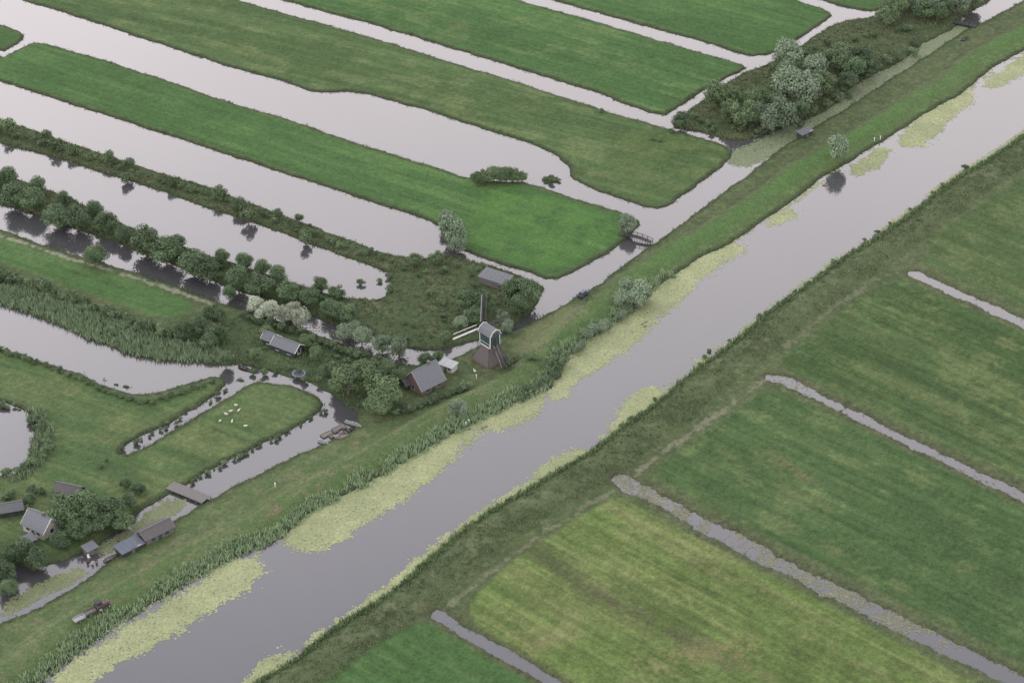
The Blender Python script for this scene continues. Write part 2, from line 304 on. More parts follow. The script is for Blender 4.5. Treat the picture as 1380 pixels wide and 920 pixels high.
tufts('scrub_grass',np.where((hed>0)&on&(rbd<0),.7*ss(n2+n3,-.1,.15)+.15,0),.7,.16,6,C(60,76,48)*TG,C(96,108,72)*TG)
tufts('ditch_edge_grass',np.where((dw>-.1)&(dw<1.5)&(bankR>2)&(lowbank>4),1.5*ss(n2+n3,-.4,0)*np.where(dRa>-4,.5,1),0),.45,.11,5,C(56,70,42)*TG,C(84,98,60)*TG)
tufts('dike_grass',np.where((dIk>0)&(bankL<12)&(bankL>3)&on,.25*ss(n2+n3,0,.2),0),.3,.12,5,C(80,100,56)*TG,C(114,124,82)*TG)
# ---------------- lilies & duckweed ----------------
def pads(name,dens,r,c1,c2,maxland=0.0):
    x,y,z,j,i=scatter(np.where(dw<maxland,dens,0)); n=len(x); a=np.arange(6)*np.pi/3
    rr=r*rng.uniform(.6,1.25,n); ph=rng.uniform(0,6.28,n)
    zz=.006+rng.random(n)*.03
    V=np.stack([x[:,None]+rr[:,None]*np.cos(a+ph[:,None]),y[:,None]+rr[:,None]*np.sin(a+ph[:,None]),np.repeat(zz[:,None],6,1)+rng.uniform(0,.03,(n,6))],-1)
    t=(rng.random(n)**1.2)[:,None]; pt=np.clip(.5+1.6*n2[j,i],0,1)[:,None]; t=t*.5+pt*.5; cc=(np.asarray(c1)*(1-t)+np.asarray(c2)*t)*rng.uniform(.82,1.12,(n,1))
    link(name,mk_mesh(name,V.reshape(-1,3),np.arange(n*6).reshape(-1,6),np.repeat(cc[:,None,:],6,1).reshape(-1,3),[padm]))
LP=[[(60,930),(105,885),(175,845),(245,805),(305,760),(345,748),(356,765),(337,794),(277,820),(228,857),(193,878),(152,898),(110,930)],
[(385,732),(395,705),(450,668),(520,632),(580,596),(620,575),(643,580),(627,603),(588,635),(548,666),(487,707),(437,739),(398,739)],
[(635,575),(700,540),(742,525),(732,548),(690,573),(650,580)],
[(738,534),(748,505),(780,465),(820,440),(860,420),(870,398),(900,370),(950,342),(990,326),(1002,340),(967,357),(938,381),(918,402),(888,427),(873,447),(828,477),(794,498),(771,523),(750,538)],
[(1028,304),(1058,281),(1072,290),(1047,304)],[(1143,230),(1190,195),(1201,206),(1162,234)],[(1208,192),(1250,148),(1300,123),(1314,133),(1272,165),(1242,195),(1220,198)],[(1323,115),(1380,73),(1410,68),(1402,87),(1340,119)],
[(405,878),(500,808),(560,760),(600,725),(624,712),(590,746),(538,788),(498,815),(440,858)],[(635,707),(690,665),(740,627),(780,600),(797,606),(740,647),(690,680),(650,704)],
[(816,584),(848,541),(885,520),(897,540),(850,577)],[(932,502),(945,484),(964,480),(952,499)],[(318,927),(358,891),(395,880),(372,910),(340,932)],[(905,366),(960,338),(988,336),(935,382),(905,398)]]
dl=np.full((ny,nx),-R,np.float32)
for p in LP: dl=np.maximum(dl,sdf(p,1))
nn=fbm(X*.12,Y*.12,71)*4+fbm(X*.6,Y*.6,72,3)*3.5
LA,LB=C(128,138,94),C(166,172,124)
pads('water_lilies',np.where(dcan>-.5,15*ss(dl+nn*.9,-1.4,1.0)+.8*ss(dl+nn,-3,-.2),0),.3,LA,LB,.3)
near=np.minimum(bankL,bankR); pads('water_lilies',np.where((dcan>-.5)&(near<2.0),9*ss(nn,-.5,.9),0),.28,LA,LB,.3)
ringd=band([(1000,214),(1040,195),(1075,180),(1110,150),(1150,128),(1200,100),(1250,68),(1290,42)],34)
pads('duckweed',np.where((dcan<0),13*ss(ringd+nn*.5,-1,2),0),.3,C(104,118,84),C(126,136,102))
lowg=np.maximum(sdf([(180,710),(200,685),(235,670),(255,675),(240,692),(190,720),(140,750),(125,742)],1),sdf([(0,835),(10,810),(50,785),(110,762),(118,775),(60,805)],1))
pads('duckweed',np.where(dcan<0,12*ss(lowg+nn*.5,-.5,1),0),.3,C(104,114,76),C(128,136,94))
fr_=fbm(X*.12,Y*.12,81)
pads('duckweed',7*(dR[2]>-.2)*ss(fr_+n3*.4,.03,.12)+2*(dR[1]>-.2)*ss(fr_+n3*.4,.08,.16),.26,C(100,102,78),C(136,136,108))
mw=band([(330,405),(400,435),(470,455),(540,482)],20); pads('duckweed',2*ss(mw+nn,0,2.5),.25,C(100,108,80),C(124,130,100))
# ---------------- trees ----------------
def cyl(p0,p1,r0,r1,n=7):
    p0=np.array(p0,float);p1=np.array(p1,float);d=p1-p0;d/=np.linalg.norm(d)+1e-9
    u=np.cross(d,[0,0,1.0]) if abs(d[2])<.95 else np.cross(d,[1.0,0,0]); u/=np.linalg.norm(u); w=np.cross(d,u); a=np.arange(n)*2*np.pi/n
    ring=np.cos(a)[:,None]*u+np.sin(a)[:,None]*w; V=np.vstack([p0+ring*r0,p1+ring*r1]); F=[[i,(i+1)%n,n+(i+1)%n,n+i] for i in range(n)]
    return V,np.array(F)
def tree_mesh(name,seed,W,Ht,th,leaf,nc,nl,c1,c2,flat=1.0):
    r=np.random.default_rng(seed); Vs=[];Fs=[];mi=[];cs=[];o=0
    def add(V,F,m,c):
        nonlocal o
        Vs.append(V);Fs.append(F+o);mi.extend([m]*len(F));cs.append(np.broadcast_to(c,(len(V),3)));o+=len(V)
    cz=th+(Ht-th)*.5; ctr=[]
    for k in range(nc):
        while True:
            v=r.uniform(-1,1,3); q=np.linalg.norm(v)
            if .25<q<1: break
        v*=.68*(.75+.25*r.random())/max(q,.6); ctr.append(np.array([v[0]*W/2,v[1]*W/2,cz+v[2]*(Ht-th)/2]))
    ctr.append(np.array([0,0,cz]))
    add(*cyl((0,0,-.3),(0.1,0,th+.6),.035*W,.024*W),1,(1,1,1))
    for c in ctr[:8]: add(*cyl((0,0,th*.85),c,.016*W,.005*W,5),1,(1,1,1))
    for c in ctr:
        R0=W*r.uniform(.15,.26); n=int(nl*(R0/(W*.19))**2)
        d=r.normal(size=(n,3)); d/=np.linalg.norm(d,axis=1)[:,None]
        p=c+d*R0*(r.random((n,1))**.35)*np.array([1,1,.85])
        nr=d+r.normal(size=(n,3))*.45; nr[:,2]+=.35; nr/=np.linalg.norm(nr,axis=1)[:,None]
        u=np.cross(nr,r.normal(size=(n,3))); u/=np.linalg.norm(u,axis=1)[:,None]; w=np.cross(nr,u)
        s=leaf*r.uniform(.6,1.3,(n,1)); u=u*s*.5; w=w*s*.42
        V=np.stack([p-u,p-w,p+u,p+w],1).reshape(-1,3)
        t=np.clip(r.random()*.5+r.random((n,1))*.5,0,1); cc=(c1*(1-t)+c2*t)*(r.uniform(.82,1.2))
        add(V,np.arange(n*4).reshape(-1,4),0,np.repeat(cc,4,0))
    return mk_mesh(name,np.vstack(Vs),np.vstack(Fs),np.vstack(cs),[leafm,barkm],mi)
G_=1.6
kinds={'dark':dict(n='alder_tree',c=(C(48,68,42)*G_,C(76,96,62)*G_)),'mid':dict(n='elm_tree',c=(C(56,76,46)*G_,C(86,104,66)*G_)),
 'willow':dict(n='willow_tree',c=(C(76,94,70)*G_,C(106,122,96)*G_)),'pale':dict(n='silver_willow_tree',c=(C(112,122,100)*G_,C(144,152,130)*G_)),'bush':dict(n='bush',c=(C(50,68,44)*G_,C(82,100,64)*G_))}
for i,(k,d) in enumerate(kinds.items()):
    d['m']=[]
    for s in range(4 if k!='bush' else 6):
        if k=='bush': d['m'].append(tree_mesh('bush_mesh',100+s,5,4.0,.3,.4,9,100,*d['c']))
        else: d['m'].append(tree_mesh(k+'_mesh',i*10+s,8,7.6,.9,.42,22,175,*d['c']))
def tree(kind,u,v,w,hf=1.0,parent=None,name=None):
    d=kinds[kind]; base=5.0 if kind=='bush' else 8.0; hm=(4.0 if kind=='bush' else 7.6)
    s=w/SC(v)/base*1.1; h=hm*s*hf; x,y=G(u,v+.5*h*cp*SC(v)); m=d['m'][rng.integers(len(d['m']))]
    o=link(name or d['n'],m,parent,(x,y,zat(x,y)),rng.uniform(0,6.28)); o.scale=(s*rng.uniform(.92,1.1),s*rng.uniform(.92,1.1),s*hf*rng.uniform(.92,1.1)); return o
def row(name,pts,w,step,hf=1,kind='bush',jit=2.5,skip=0):
    e=bpy.data.objects.new(name,None); sc.collection.objects.link(e)
    P=np.array(pts,float); seg=np.linalg.norm(np.diff(P,axis=0),axis=1); L=seg.sum(); cu=np.concatenate([[0],np.cumsum(seg)]); t=0
    while t<L:
        if rng.random()>=skip:
            u=np.interp(t,cu,P[:,0])+rng.normal(0,jit); v=np.interp(t,cu,P[:,1])+rng.normal(0,jit*.6); tree(kind,u,v,w*rng.uniform(.65,1.35),hf*rng.uniform(.8,1.2),e,'shrub')
        t+=step*rng.uniform(.7,1.3)
for u,v,w in [(-30,245,38),(12,240,28),(20,265,36),(45,272,34),(78,292,38),(52,252,26),(105,295,36),(88,274,26),(143,303,32),(128,283,24),(168,318,24),(198,326,42),(225,340,40),(262,354,42),(283,364,36),(240,328,22),(300,347,24),(330,353,26),(322,377,34),(350,384,38),(392,394,32),(420,402,26),(445,415,26),(-70,230,36),(-110,215,40),(432,385,24),(455,395,22),(355,362,24),(376,372,26)]: tree('dark',u,v,w,.95)
for u,v,w in [(455,422,26),(470,425,30),(290,425,28),(270,440,28),(248,448,26),(292,450,28),(310,395,22),(282,462,22),(305,486,22),(128,347,30),(575,487,22),(650,408,28),(628,408,28),(690,395,34),(710,398,38),(700,412,30),(640,425,26)]: tree('dark',u,v,w)
for u,v,w in [(345,412,24),(365,418,26),(383,424,28),(405,428,28),(352,425,18),(395,415,20)]: tree('pale',u,v,w)
for u,v,w in [(465,448,26),(488,452,28),(515,462,28),(538,468,30),(478,440,18),(610,312,40),(602,296,26),(618,328,28),(845,303,28),(853,393,40),(840,404,26),(866,396,24),(617,555,26),(684,440,20),(676,428,20),(622,436,20)]: tree('willow',u,v,w,1.0)
o=tree('willow',1127,203,30,1.35)
for u,v,w in [(470,515,42),(500,512,44),(515,530,46),(490,500,30),(455,518,26),(540,508,24),(525,500,24),(510,545,34),(440,500,20),(425,478,22),(415,460,22),(345,480,16),(360,450,18),(600,455,18),(590,480,18),(560,350,20),(588,348,22)]: tree('mid',u,v,w)
for u,v,w in [(965,128,38),(985,152,32),(1002,155,40),(1030,158,42),(1055,155,42),(1018,135,34),(1060,118,44),(1085,125,46),(1105,112,40),(1098,92,34),(1060,78,42),(1060,100,30),(1130,85,32),(990,135,24),(1195,22,30),(1205,8,30),(1225,5,24),(1290,8,30),(1310,0,28),(1275,12,22)]: tree('willow' if (u*7+v)%2==0 else 'mid',u,v,w)
for u,v,w in [(1135,75,36),(1150,95,34),(1160,78,32),(1172,92,28),(918,165,26),(1140,110,28),(1120,80,28),(1245,15,34),(1262,18,30),(1040,140,30),(1078,150,28)]: tree('dark',u,v,w,.8)
for u,v,w in [(90,690,44),(118,685,42),(150,688,38),(165,700,30),(135,705,30),(175,675,22),(170,652,18),(188,660,18),(35,742,30),(52,752,32),(20,748,28),(8,770,34),(12,790,26),(-25,740,40),(82,728,26),(108,712,34),(40,675,20),(5,755,26),(-60,700,40)]: tree('dark',u,v,w)
for u,v,w in [(642,241,19),(650,239,21),(658,238,22),(666,237,22),(674,236,22),(682,236,22),(690,236,22),(698,236,20),(704,237,16)]: tree('mid',u,v,w,.95)
tree('bush',743,242,11,.8)
for u,v,w in [(735,242,7),(752,243,8)]: tree('bush',u,v,w,.6)
row('hedgerow',[(-150,142),(0,178),(60,194),(130,217),(200,240),(300,268),(380,300),(450,328),(530,355)],11,11,.8,skip=.1,jit=3)
for u,v,w in [(75,195,22),(100,203,20),(145,213,20),(175,222,18),(172,238,20),(235,245,20),(297,262,22),(325,277,22),(335,293,24),(375,290,16),(401,296,18),(412,322,20),(60,185,20),(10,172,26)]: tree('bush',u,v,w,1.1)
row('hedgerow',[(-150,190),(0,258),(130,300),(200,328),(330,372),(450,410)],14,20,.8,jit=4)
row('hedgerow',[(-100,330),(0,368),(60,388),(120,410),(200,440),(245,452)],18,9,.9)
row('hedgerow',[(330,425),(400,450),(470,475),(540,497)],13,8,.9)
row('hedgerow',[(535,556),(570,545),(630,520)],15,6,.75,jit=.7)
row('hedgerow',[(-60,452),(0,470),(60,492),(110,512),(150,530),(190,543),(240,532),(290,513)],9,6,.8,jit=1.2)
row('hedgerow',[(300,525),(260,552),(215,580),(180,595),(135,628)],9,8,.8,skip=.2)
row('hedgerow',[(436,552),(400,575),(350,600),(300,625),(255,650)],8,7,.8,skip=.2,jit=1.5)
row('hedgerow',[(45,562),(62,585),(60,610),(35,635),(0,635)],15,8,.8,jit=3)
row('hedgerow',[(0,542),(30,550)],9,6,.8)
row('hedgerow',[(500,395),(540,370),(600,365),(650,372)],11,14,.8,jit=9)
row('hedgerow',[(540,440),(590,430),(640,440),(600,400),(560,400)],10,20,.8,jit=10)
row('hedgerow',[(350,500),(400,500),(440,515)],10,11,.9,jit=4)
row('hedgerow',[(430,470),(450,500),(480,480)],14,14,.9,jit=6)
row('hedgerow',[(930,165),(960,170),(1000,178),(1060,168),(1110,145),(1180,95),(1240,55)],13,13,.8,jit=5)
row('hedgerow',[(1080,85),(1130,50),(1200,45),(1250,30)],12,16,.8,jit=8)
row('hedgerow',[(760,480),(745,505),(720,525),(690,538)],13,6,.9,jit=3)
row('hedgerow',[(870,402),(840,425),(800,447),(770,475)],12,8,.9,kind='willow')
row('hedgerow',[(1300,228),(1230,280),(1180,315),(1085,382),(1000,445),(920,505),(880,540),(830,575),(820,585)],8,18,.8,skip=.35,jit=3)
row('hedgerow',[(0,672),(60,660),(120,668)],14,12,.9,jit=4)
row('hedgerow',[(660,360),(640,385),(620,395)],11,10,.9,jit=4)
row('hedgerow',[(690,488),(720,490),(745,480),(735,500)],11,9,.7,jit=4)
for u,v in [(905,178),(880,188),(810,150),(890,190)]: tree('bush',u,v,9,.7)
# ---------------- building helpers ----------------
def poly(name,V,F,mat,parent):
    me=bpy.data.meshes.new(name); me.from_pydata([tuple(map(float,v)) for v in V],[],[list(map(int,f)) for f in F]); me.materials.append(mat); me.update(); return link(name,me,parent)
def box(name,parent,c,s,mat,top=1.0,bev=0.0):
    x,y,z=c; a,b,h=s[0]/2,s[1]/2,s[2]/2
    V=[(x-a,y-b,z-h),(x+a,y-b,z-h),(x+a,y+b,z-h),(x-a,y+b,z-h),(x-a*top,y-b*top,z+h),(x+a*top,y-b*top,z+h),(x+a*top,y+b*top,z+h),(x-a*top,y+b*top,z+h)]
    o=poly(name,V,[(3,2,1,0),(4,5,6,7),(0,1,5,4),(1,2,6,5),(2,3,7,6),(3,0,4,7)],mat,parent)
    if bev: m=o.modifiers.new('b','BEVEL'); m.width=bev; m.segments=2
    return o
def rod(name,parent,p0,p1,r,mat,n=6,r1=None):
    V,F=cyl(p0,p1,r,r1 or r,n); F=[list(f) for f in F]+[list(range(n))[::-1],list(range(n,2*n))]; return poly(name,V,F,mat,parent)
def empty(name,u,v,rz=0,dz=0.0):
    x,y=G(u,v); e=bpy.data.objects.new(name,None); sc.collection.objects.link(e); e.location=(x,y,zat(x,y)+dz); e.rotation_euler=(0,0,rz); return e
def heading(p1,p2):
    a=G(*p1);b=G(*p2); return math.atan2(b[1]-a[1],b[0]-a[0])
def gable(name,u,v,rz,L,W,hw,hr,wall,roof,chim=False,trim=whitem,dz=-.1,win=2,over=.4):
    e=empty(name,u,v,rz,dz); a,b=L/2,W/2
    V=[(-a,-b,0),(a,-b,0),(a,b,0),(-a,b,0),(-a,-b,hw),(a,-b,hw),(a,b,hw),(-a,b,hw),(-a,0,hw+hr),(a,0,hw+hr)]
    poly('walls',V,[(0,1,5,4),(1,2,6,9,5),(2,3,7,6),(3,0,4,8,7)],wall,e)
    A=a+over; sl=hr/b; B=b+over; ze=hw-sl*over; t=.18
    for s,n in ((-1,'roof_front'),(1,'roof_back')):
        V=[(-A,s*B,ze+.03),(A,s*B,ze+.03),(A,0,hw+hr+.03),(-A,0,hw+hr+.03)]; V+=[(x,y,z+t) for x,y,z in V]
        poly(n,V,[(0,1,2,3),(7,6,5,4),(0,4,5,1),(1,5,6,2),(2,6,7,3),(3,7,4,0)],roof,e)
        for i in range(1,7):
            q=i/7; rod('tile_course',e,(-A,s*B*(1-q),ze+(hw+hr-ze)*q+.2),(A,s*B*(1-q),ze+(hw+hr-ze)*q+.2),.035,roof,4)
    box('ridge_cap',e,(0,0,hw+hr+.26),(2*A,.3,.12),slate)
    for s in (-1,1):
        for q in (-1,1): rod('barge_board',e,(s*(A+.05),q*B,ze+.12),(s*(A+.05),0,hw+hr+.15),.1,trim,4)
        box('gable_window',e,(s*(a+.03),0,hw*.55),(.06,1.3,1.1),glass); 
        for q in (-.72,.72): box('window_frame',e,(s*(a+.06),q,hw*.55),(.08,.14,1.3),trim)
        box('window_sill',e,(s*(a+.06),0,hw*.55-.65),(.1,1.6,.12),trim)
        for k in range(win):
            xx=(k+.5)/win*L-a
            box('window',e,(xx,s*(b+.03),hw*.6),(1.1,.06,1.0),glass); box('window_head',e,(xx,s*(b+.06),hw*.6+.56),(1.3,.1,.1),trim); box('window_sill',e,(xx,s*(b+.06),hw*.6-.56),(1.3,.1,.1),trim)
    box('door',e,(a-.9 if win<2 else 0,-(b+.05),1.0),(.95,.08,2.0),greenm)
    if chim: box('chimney',e,(L*.2,0,hw+hr+.3),(.7,.7,1.3),brick); box('chimney_cap',e,(L*.2,0,hw+hr+1.0),(.85,.85,.12),slate)
    return e
def flatshed(name,u,v,rz,L,W,h,wall,roof,slope=.4):
    e=empty(name,u,v,rz,-.05); a,b=L/2,W/2
    poly('walls',[(-a,-b,0),(a,-b,0),(a,b,0),(-a,b,0),(-a,-b,h),(a,-b,h),(a,b,h+slope),(-a,b,h+slope)],[(0,1,5,4),(1,2,6,5),(2,3,7,6),(3,0,4,7)],wall,e)
    A,B=a+.35,b+.35; V=[(-A,-B,h-.02),(A,-B,h-.02),(A,B,h+slope+.05),(-A,B,h+slope+.05)]; V+=[(x,y,z+.15) for x,y,z in V]
    poly('roof',V,[(3,2,1,0),(4,5,6,7),(0,1,5,4),(1,2,6,5),(2,3,7,6),(3,0,4,7)],roof,e)
    n=max(2,int(L/1.2))
    for i in range(n+1): 
        xx=-A+2*A*i/n; rod('roof_batten',e,(xx,-B,h+.15),(xx,B,h+slope+.22),.04,roof,4)
    box('door',e,(0,-(b+.04),.95),(1.0,.06,1.9),woodm); box('window',e,(a*.6,-(b+.04),1.4),(.9,.06,.7),glass); box('window_frame',e,(a*.6,-(b+.06),1.8),(1.1,.08,.1),whitem)
    return e
hc=heading((480,660),(740,525)); hs=heading((330,419),(530,491))
gable('farmhouse',572,520,hc,8.5,8.2,2.2,4.4,brick,tile,True,trim=metal)
gable('farmhouse_annex',550,520,hc,4,3.6,1.8,1.6,darkwood,redroof,False,trim=woodm,win=1)
flatshed('garden_shed',604,499,hs,4.6,3.0,2.0,creamm,metal,.2)
flatshed('open_barn',668,384,hs,9.5,4.6,2.4,woodm,slate,.7)
gable('black_summerhouse',388,474,hs,8.5,4.6,2.2,1.6,darkwood,slate,False,trim=whitem)
gable('black_summerhouse_wing',366,463,hs,4,3.6,2.0,1.5,darkwood,slate,trim=whitem,win=1)
gable('wooden_house',57,715,heading((35,700),(80,722)),7.5,6.2,2.6,2.8,creamm,tile,True,trim=whitem)
gable('wooden_cabin',15,692,heading((0,690),(30,685)),6,3.6,2.0,1.3,darkwood,slate,trim=woodm,win=1)
gable('wooden_cabin',95,668,heading((70,665),(115,675)),7,4,2.0,1.4,darkwood,redroof,trim=darkwood)
gable('brown_boathouse',210,722,heading((190,730),(235,708)),8.5,4.6,2.0,1.3,woodm,redroof,trim=woodm)
flatshed('lean_to_shed',175,742,heading((155,750),(195,730)),6.5,3.6,1.6,darkwood,panelm,.4)
flatshed('tool_shed',122,744,hc,3,2.4,1.8,woodm,slate,.3)
gable('farm_barn',1255,6,heading((1235,5),(1275,-3)),11,7,2.6,2.4,darkwood,tile,trim=woodm)
flatshed('pump_shed',1084,184,heading((1072,188),(1098,176)),5.5,2.6,1.6,darkwood,slate,.3)
flatshed('hay_shelter',40,735,hc,3,2.6,1.8,woodm,slate)
# ---------------- windmill ----------------
th=math.atan2(.66,.75); mill=empty('windmill',660,487,th,-.1); mill.scale=(.88,.88,.88)
box('brick_base',mill,(0,0,.4),(8.6,8.6,.8),brick)
box('thatched_lower_tower',mill,(0,0,3.7),(8.8,8.8,5.8),thatch,.42)
for sx in (-1,1):
    for sy in (-1,1): rod('hip_ridge',mill,(sx*4.4,sy*4.4,.85),(sx*1.85,sy*1.85,6.62),.12,darkwood,5)
box('gallery_collar',mill,(0,0,6.75),(4.3,4.3,.3),whitem)
box('cap_body',mill,(0,-.1,9.1),(4.0,5.0,4.4),greenm,1.05)
for sx in (-1,1):
    for sy in (-1,1): box('corner_board',mill,(sx*2.1,-.1+sy*2.6,9.1),(.2,.2,4.4),whitem)
    box('eaves_board',mill,(sx*2.2,-.1,11.3),(.25,5.6,.2),whitem)
    box('side_window',mill,(sx*2.12,-.4,9.4),(.08,.7,.7),darkwood); box('belt_board',mill,(sx*2.14,-.1,8.1),(.06,5,.1),whitem)
V=[(-2.5,-3.1,11.3),(2.5,-3.1,11.3),(2.5,3.1,11.3),(-2.5,3.1,11.3),(-1.5,-3.1,12.9),(1.5,-3.1,12.9),(1.5,3.1,12.9),(-1.5,3.1,12.9),(0,-3.1,13.7),(0,3.1,13.7)]
poly('cap_roof',V,[(0,1,5,8,4),(3,7,9,6,2),(0,4,7,3),(4,8,9,7),(1,2,6,5),(5,6,9,8),(0,3,2,1)],slate,mill)
for a,b2 in [((-2.5,11.3),(-1.5,12.9)),((-1.5,12.9),(0,13.7)),((2.5,11.3),(1.5,12.9)),((1.5,12.9),(0,13.7))]:
    for yy in (-3.15,3.15): rod('gable_board',mill,(a[0],yy,a[1]),(b2[0],yy,b2[1]),.12,whitem,4)
box('gable_panel',mill,(0,-3.13,11.9),(2.2,.06,.9),greenm); box('rear_door',mill,(0,-2.72,8.6),(1.0,.1,1.7),darkwood)
rod('tail_pole',mill,(0,-2.7,10.5),(0,-8.2,1.2),.16,darkwood)
for s in (-1,1):
    rod('tail_brace',mill,(s*2,-1.5,10.5),(s*.2,-7.8,1.7),.09,darkwood); rod('stair_rail',mill,(s*.7,-2.8,7.5),(s*.7,-7,.8),.07,metal); rod('stair_string',mill,(s*.6,-2.8,6.8),(s*.6,-7,.2),.12,darkwood)
for i in range(12):
    t=(i+.5)/12; box('stair_tread',mill,(0,-2.8-4.2*t,6.8-6.6*t),(1.2,.3,.07),woodm)
rod('winch_wheel',mill,(-.3,-8,1.3),(.3,-8,1.3),.8,darkwood,12)
box('tower_door',mill,(2.4,-4.25,1.2),(1.2,.2,2.1),greenm)
HB=np.array([0,4.0,11.4])
rod('windshaft',mill,(0,2.2,11.2),tuple(HB+[0,.5,0]),.38,darkwood,8)
for k in range(4):
    a=math.radians(-3+90*k); d=np.array([math.cos(a),0,math.sin(a)]); q=np.array([math.sin(a),0,-math.cos(a)]); P=lambda r,w,y=0: tuple(HB+d*r+q*w+np.array([0,y,0]))
    lw=whitem if k==2 else darkwood
    rod('sail_stock',mill,P(0,0),P(12.6,0),.32,lw,4,.2)
    rod('sail_hemlath',mill,P(2.2,1.7),P(12.4,1.7),.11,whitem if k==2 else woodm,4)
    rod('sail_midlath',mill,P(2.2,.9),P(12.4,.9),.06,darkwood,4)
    for i in range(16): r=2.2+i*.67; rod('sail_bar',mill,P(r,-.1),P(r,1.75),.06,darkwood,4)
    A=[P(2.2,-.12,.05),P(12.4,-.12,.05),P(12.4,-.6,.15),P(2.2,-.6,.15)]; poly('leading_board',A+[(x,y+.05,z) for x,y,z in A],[(0,1,2,3),(7,6,5,4),(0,4,5,1),(1,5,6,2),(2,6,7,3),(3,7,4,0)],whitem if k==2 else metal if k==1 else darkwood,mill)
# picket posts, fence by the mill
def fence(u0,v0,u1,v1,n,mat=woodm,h=1.1):
    a=np.array(G(u0,v0));b=np.array(G(u1,v1)); e=bpy.data.objects.new('wooden_fence',None); sc.collection.objects.link(e)
    pr=None
    for i in range(n):
        p=a+(b-a)*i/(n-1); z=zat(*p); rod('post',e,(p[0],p[1],z-.2),(p[0],p[1],z+h),.09,mat,5)
        if pr is not None:
            for hh in (.5,.95): rod('rail',e,(*pr[:2],pr[2]+hh),(p[0],p[1],z+hh),.045,mat,4)
        pr=(p[0],p[1],z)
fence(700,488,745,470,8); fence(690,500,720,508,6); fence(455,470,530,500,9); fence(745,470,790,405,9)
# ---------------- bridges ----------------
def bridge(name,u0,v0,u1,v1,w,arch,mat,rails=True,zz=.6):
    a=np.array(G(u0,v0));b=np.array(G(u1,v1)); L=np.linalg.norm(b-a); e=bpy.data.objects.new(name,None); sc.collection.objects.link(e); e.location=((a[0]+b[0])/2,(a[1]+b[1])/2,0); e.rotation_euler=(0,0,math.atan2(*(b-a)[::-1]))
    n=int(L/.45); f=lambda x: zz+arch*(1-(2*x/L)**2)
    for i in range(n):
        x=-L/2+(i+.5)*L/n; box('deck_plank',e,(x,0,f(x)),(L/n*.9,w,.1),mat)
    m=7
    for s in (-1,1):
        for i in range(m):
            x=-L/2+i*L/(m-1); rod('post',e,(x,s*w/2,-.6),(x,s*w/2,f(x)+(1.1 if rails else .15)),.1,mat,5)
            if i:
                x0=-L/2+(i-1)*L/(m-1)
                for hh in ((.6,1.1) if rails else (-.12,)): rod('rail',e,(x0,s*w/2,f(x0)+hh),(x,s*w/2,f(x)+hh),.08,mat,4)
bridge('footbridge',836,318,878,329,1.8,.7,darkwood)
bridge('plank_bridge',229,656,278,676,3.6,.1,woodm,False,.75)
bridge('footbridge',1286,32,1316,38,2.5,.1,darkwood,True,.7)
bridge('wooden_jetty',745,243,752,243,1,0,woodm,False,.3)
# ---------------- vehicles ----------------
def wheel(e,x,y,r,w):
    rod('wheel',e,(x,y-w/2,r),(x,y+w/2,r),r,rubber,14); rod('hub',e,(x,y-w/2-.02,r),(x,y+w/2+.02,r),r*.45,metal,10)
def car(name,u,v,rz,paint):
    e=empty(name,u,v,rz); box('body',e,(0,0,.72),(4.3,1.8,.7),paint,.96,.1); box('bonnet',e,(1.5,0,1.09),(1.2,1.6,.1),paint,.9,.04)
    box('cabin',e,(-.35,0,1.38),(2.6,1.6,.62),glass,.8,.05); box('roof',e,(-.35,0,1.72),(2.0,1.3,.08),paint,.95,.03)
    for x in (-1.35,1.35):
        for y in (-.85,.85): wheel(e,x,y,.36,.24)
    box('bumper_front',e,(2.18,0,.5),(.12,1.7,.2),rubber); box('bumper_rear',e,(-2.18,0,.5),(.12,1.7,.2),rubber)
    for y in (-.65,.65): box('headlight',e,(2.16,y,.85),(.08,.3,.16),whitem); box('tail_light',e,(-2.16,y,.85),(.08,.25,.18),rust)
car('parked_car',786,400,hc+.2,navy)
def tractor(u,v,rz,s=1):
    e=empty('farm_tractor',u,v,rz); e.scale=(s,s,s)
    box('engine_hood',e,(1.1,0,1.15),(2.0,.8,.7),rust,.92,.05); box('chassis',e,(.3,0,.75),(3.4,.6,.4),rubber); box('cab_base',e,(-.7,0,1.2),(1.3,1.3,.8),rust,.95,.04)
    for x in (-1.3,-.1):
        for y in (-.55,.55): rod('cab_pillar',e,(x,y,1.5),(x,y,2.5),.05,rubber,5)
    box('cab_glass',e,(-.7,0,2.0),(1.1,1.0,.9),glass); box('cab_roof',e,(-.7,0,2.56),(1.5,1.4,.12),rubber,.9,.03)
    for y in (-.85,.85): wheel(e,-.8,y,.8,.42); box('mudguard',e,(-.8,y,1.68),(1.2,.45,.08),rust)
    for y in (-.7,.7): wheel(e,1.6,y,.48,.3)
    rod('exhaust',e,(1.2,.3,1.4),(1.2,.3,2.5),.05,rubber)
ht=heading((110,840),(150,820))
tractor(138,826,ht,1.1)
def trailer(u,v,rz,m):
    e=empty('flat_trailer',u,v,rz); box('bed',e,(0,0,.8),(3.0,1.6,.15),m); 
    for y in (-.78,.78): box('side_board',e,(0,y,1.05),(3.0,.06,.4),m); wheel(e,-.3,y*1.1,.38,.25)
    rod('drawbar',e,(1.5,0,.75),(2.6,0,.5),.06,metal); box('headboard',e,(1.48,0,1.1),(.06,1.6,.5),m)
trailer(108,843,ht,metal); trailer(122,834,ht,woodm)
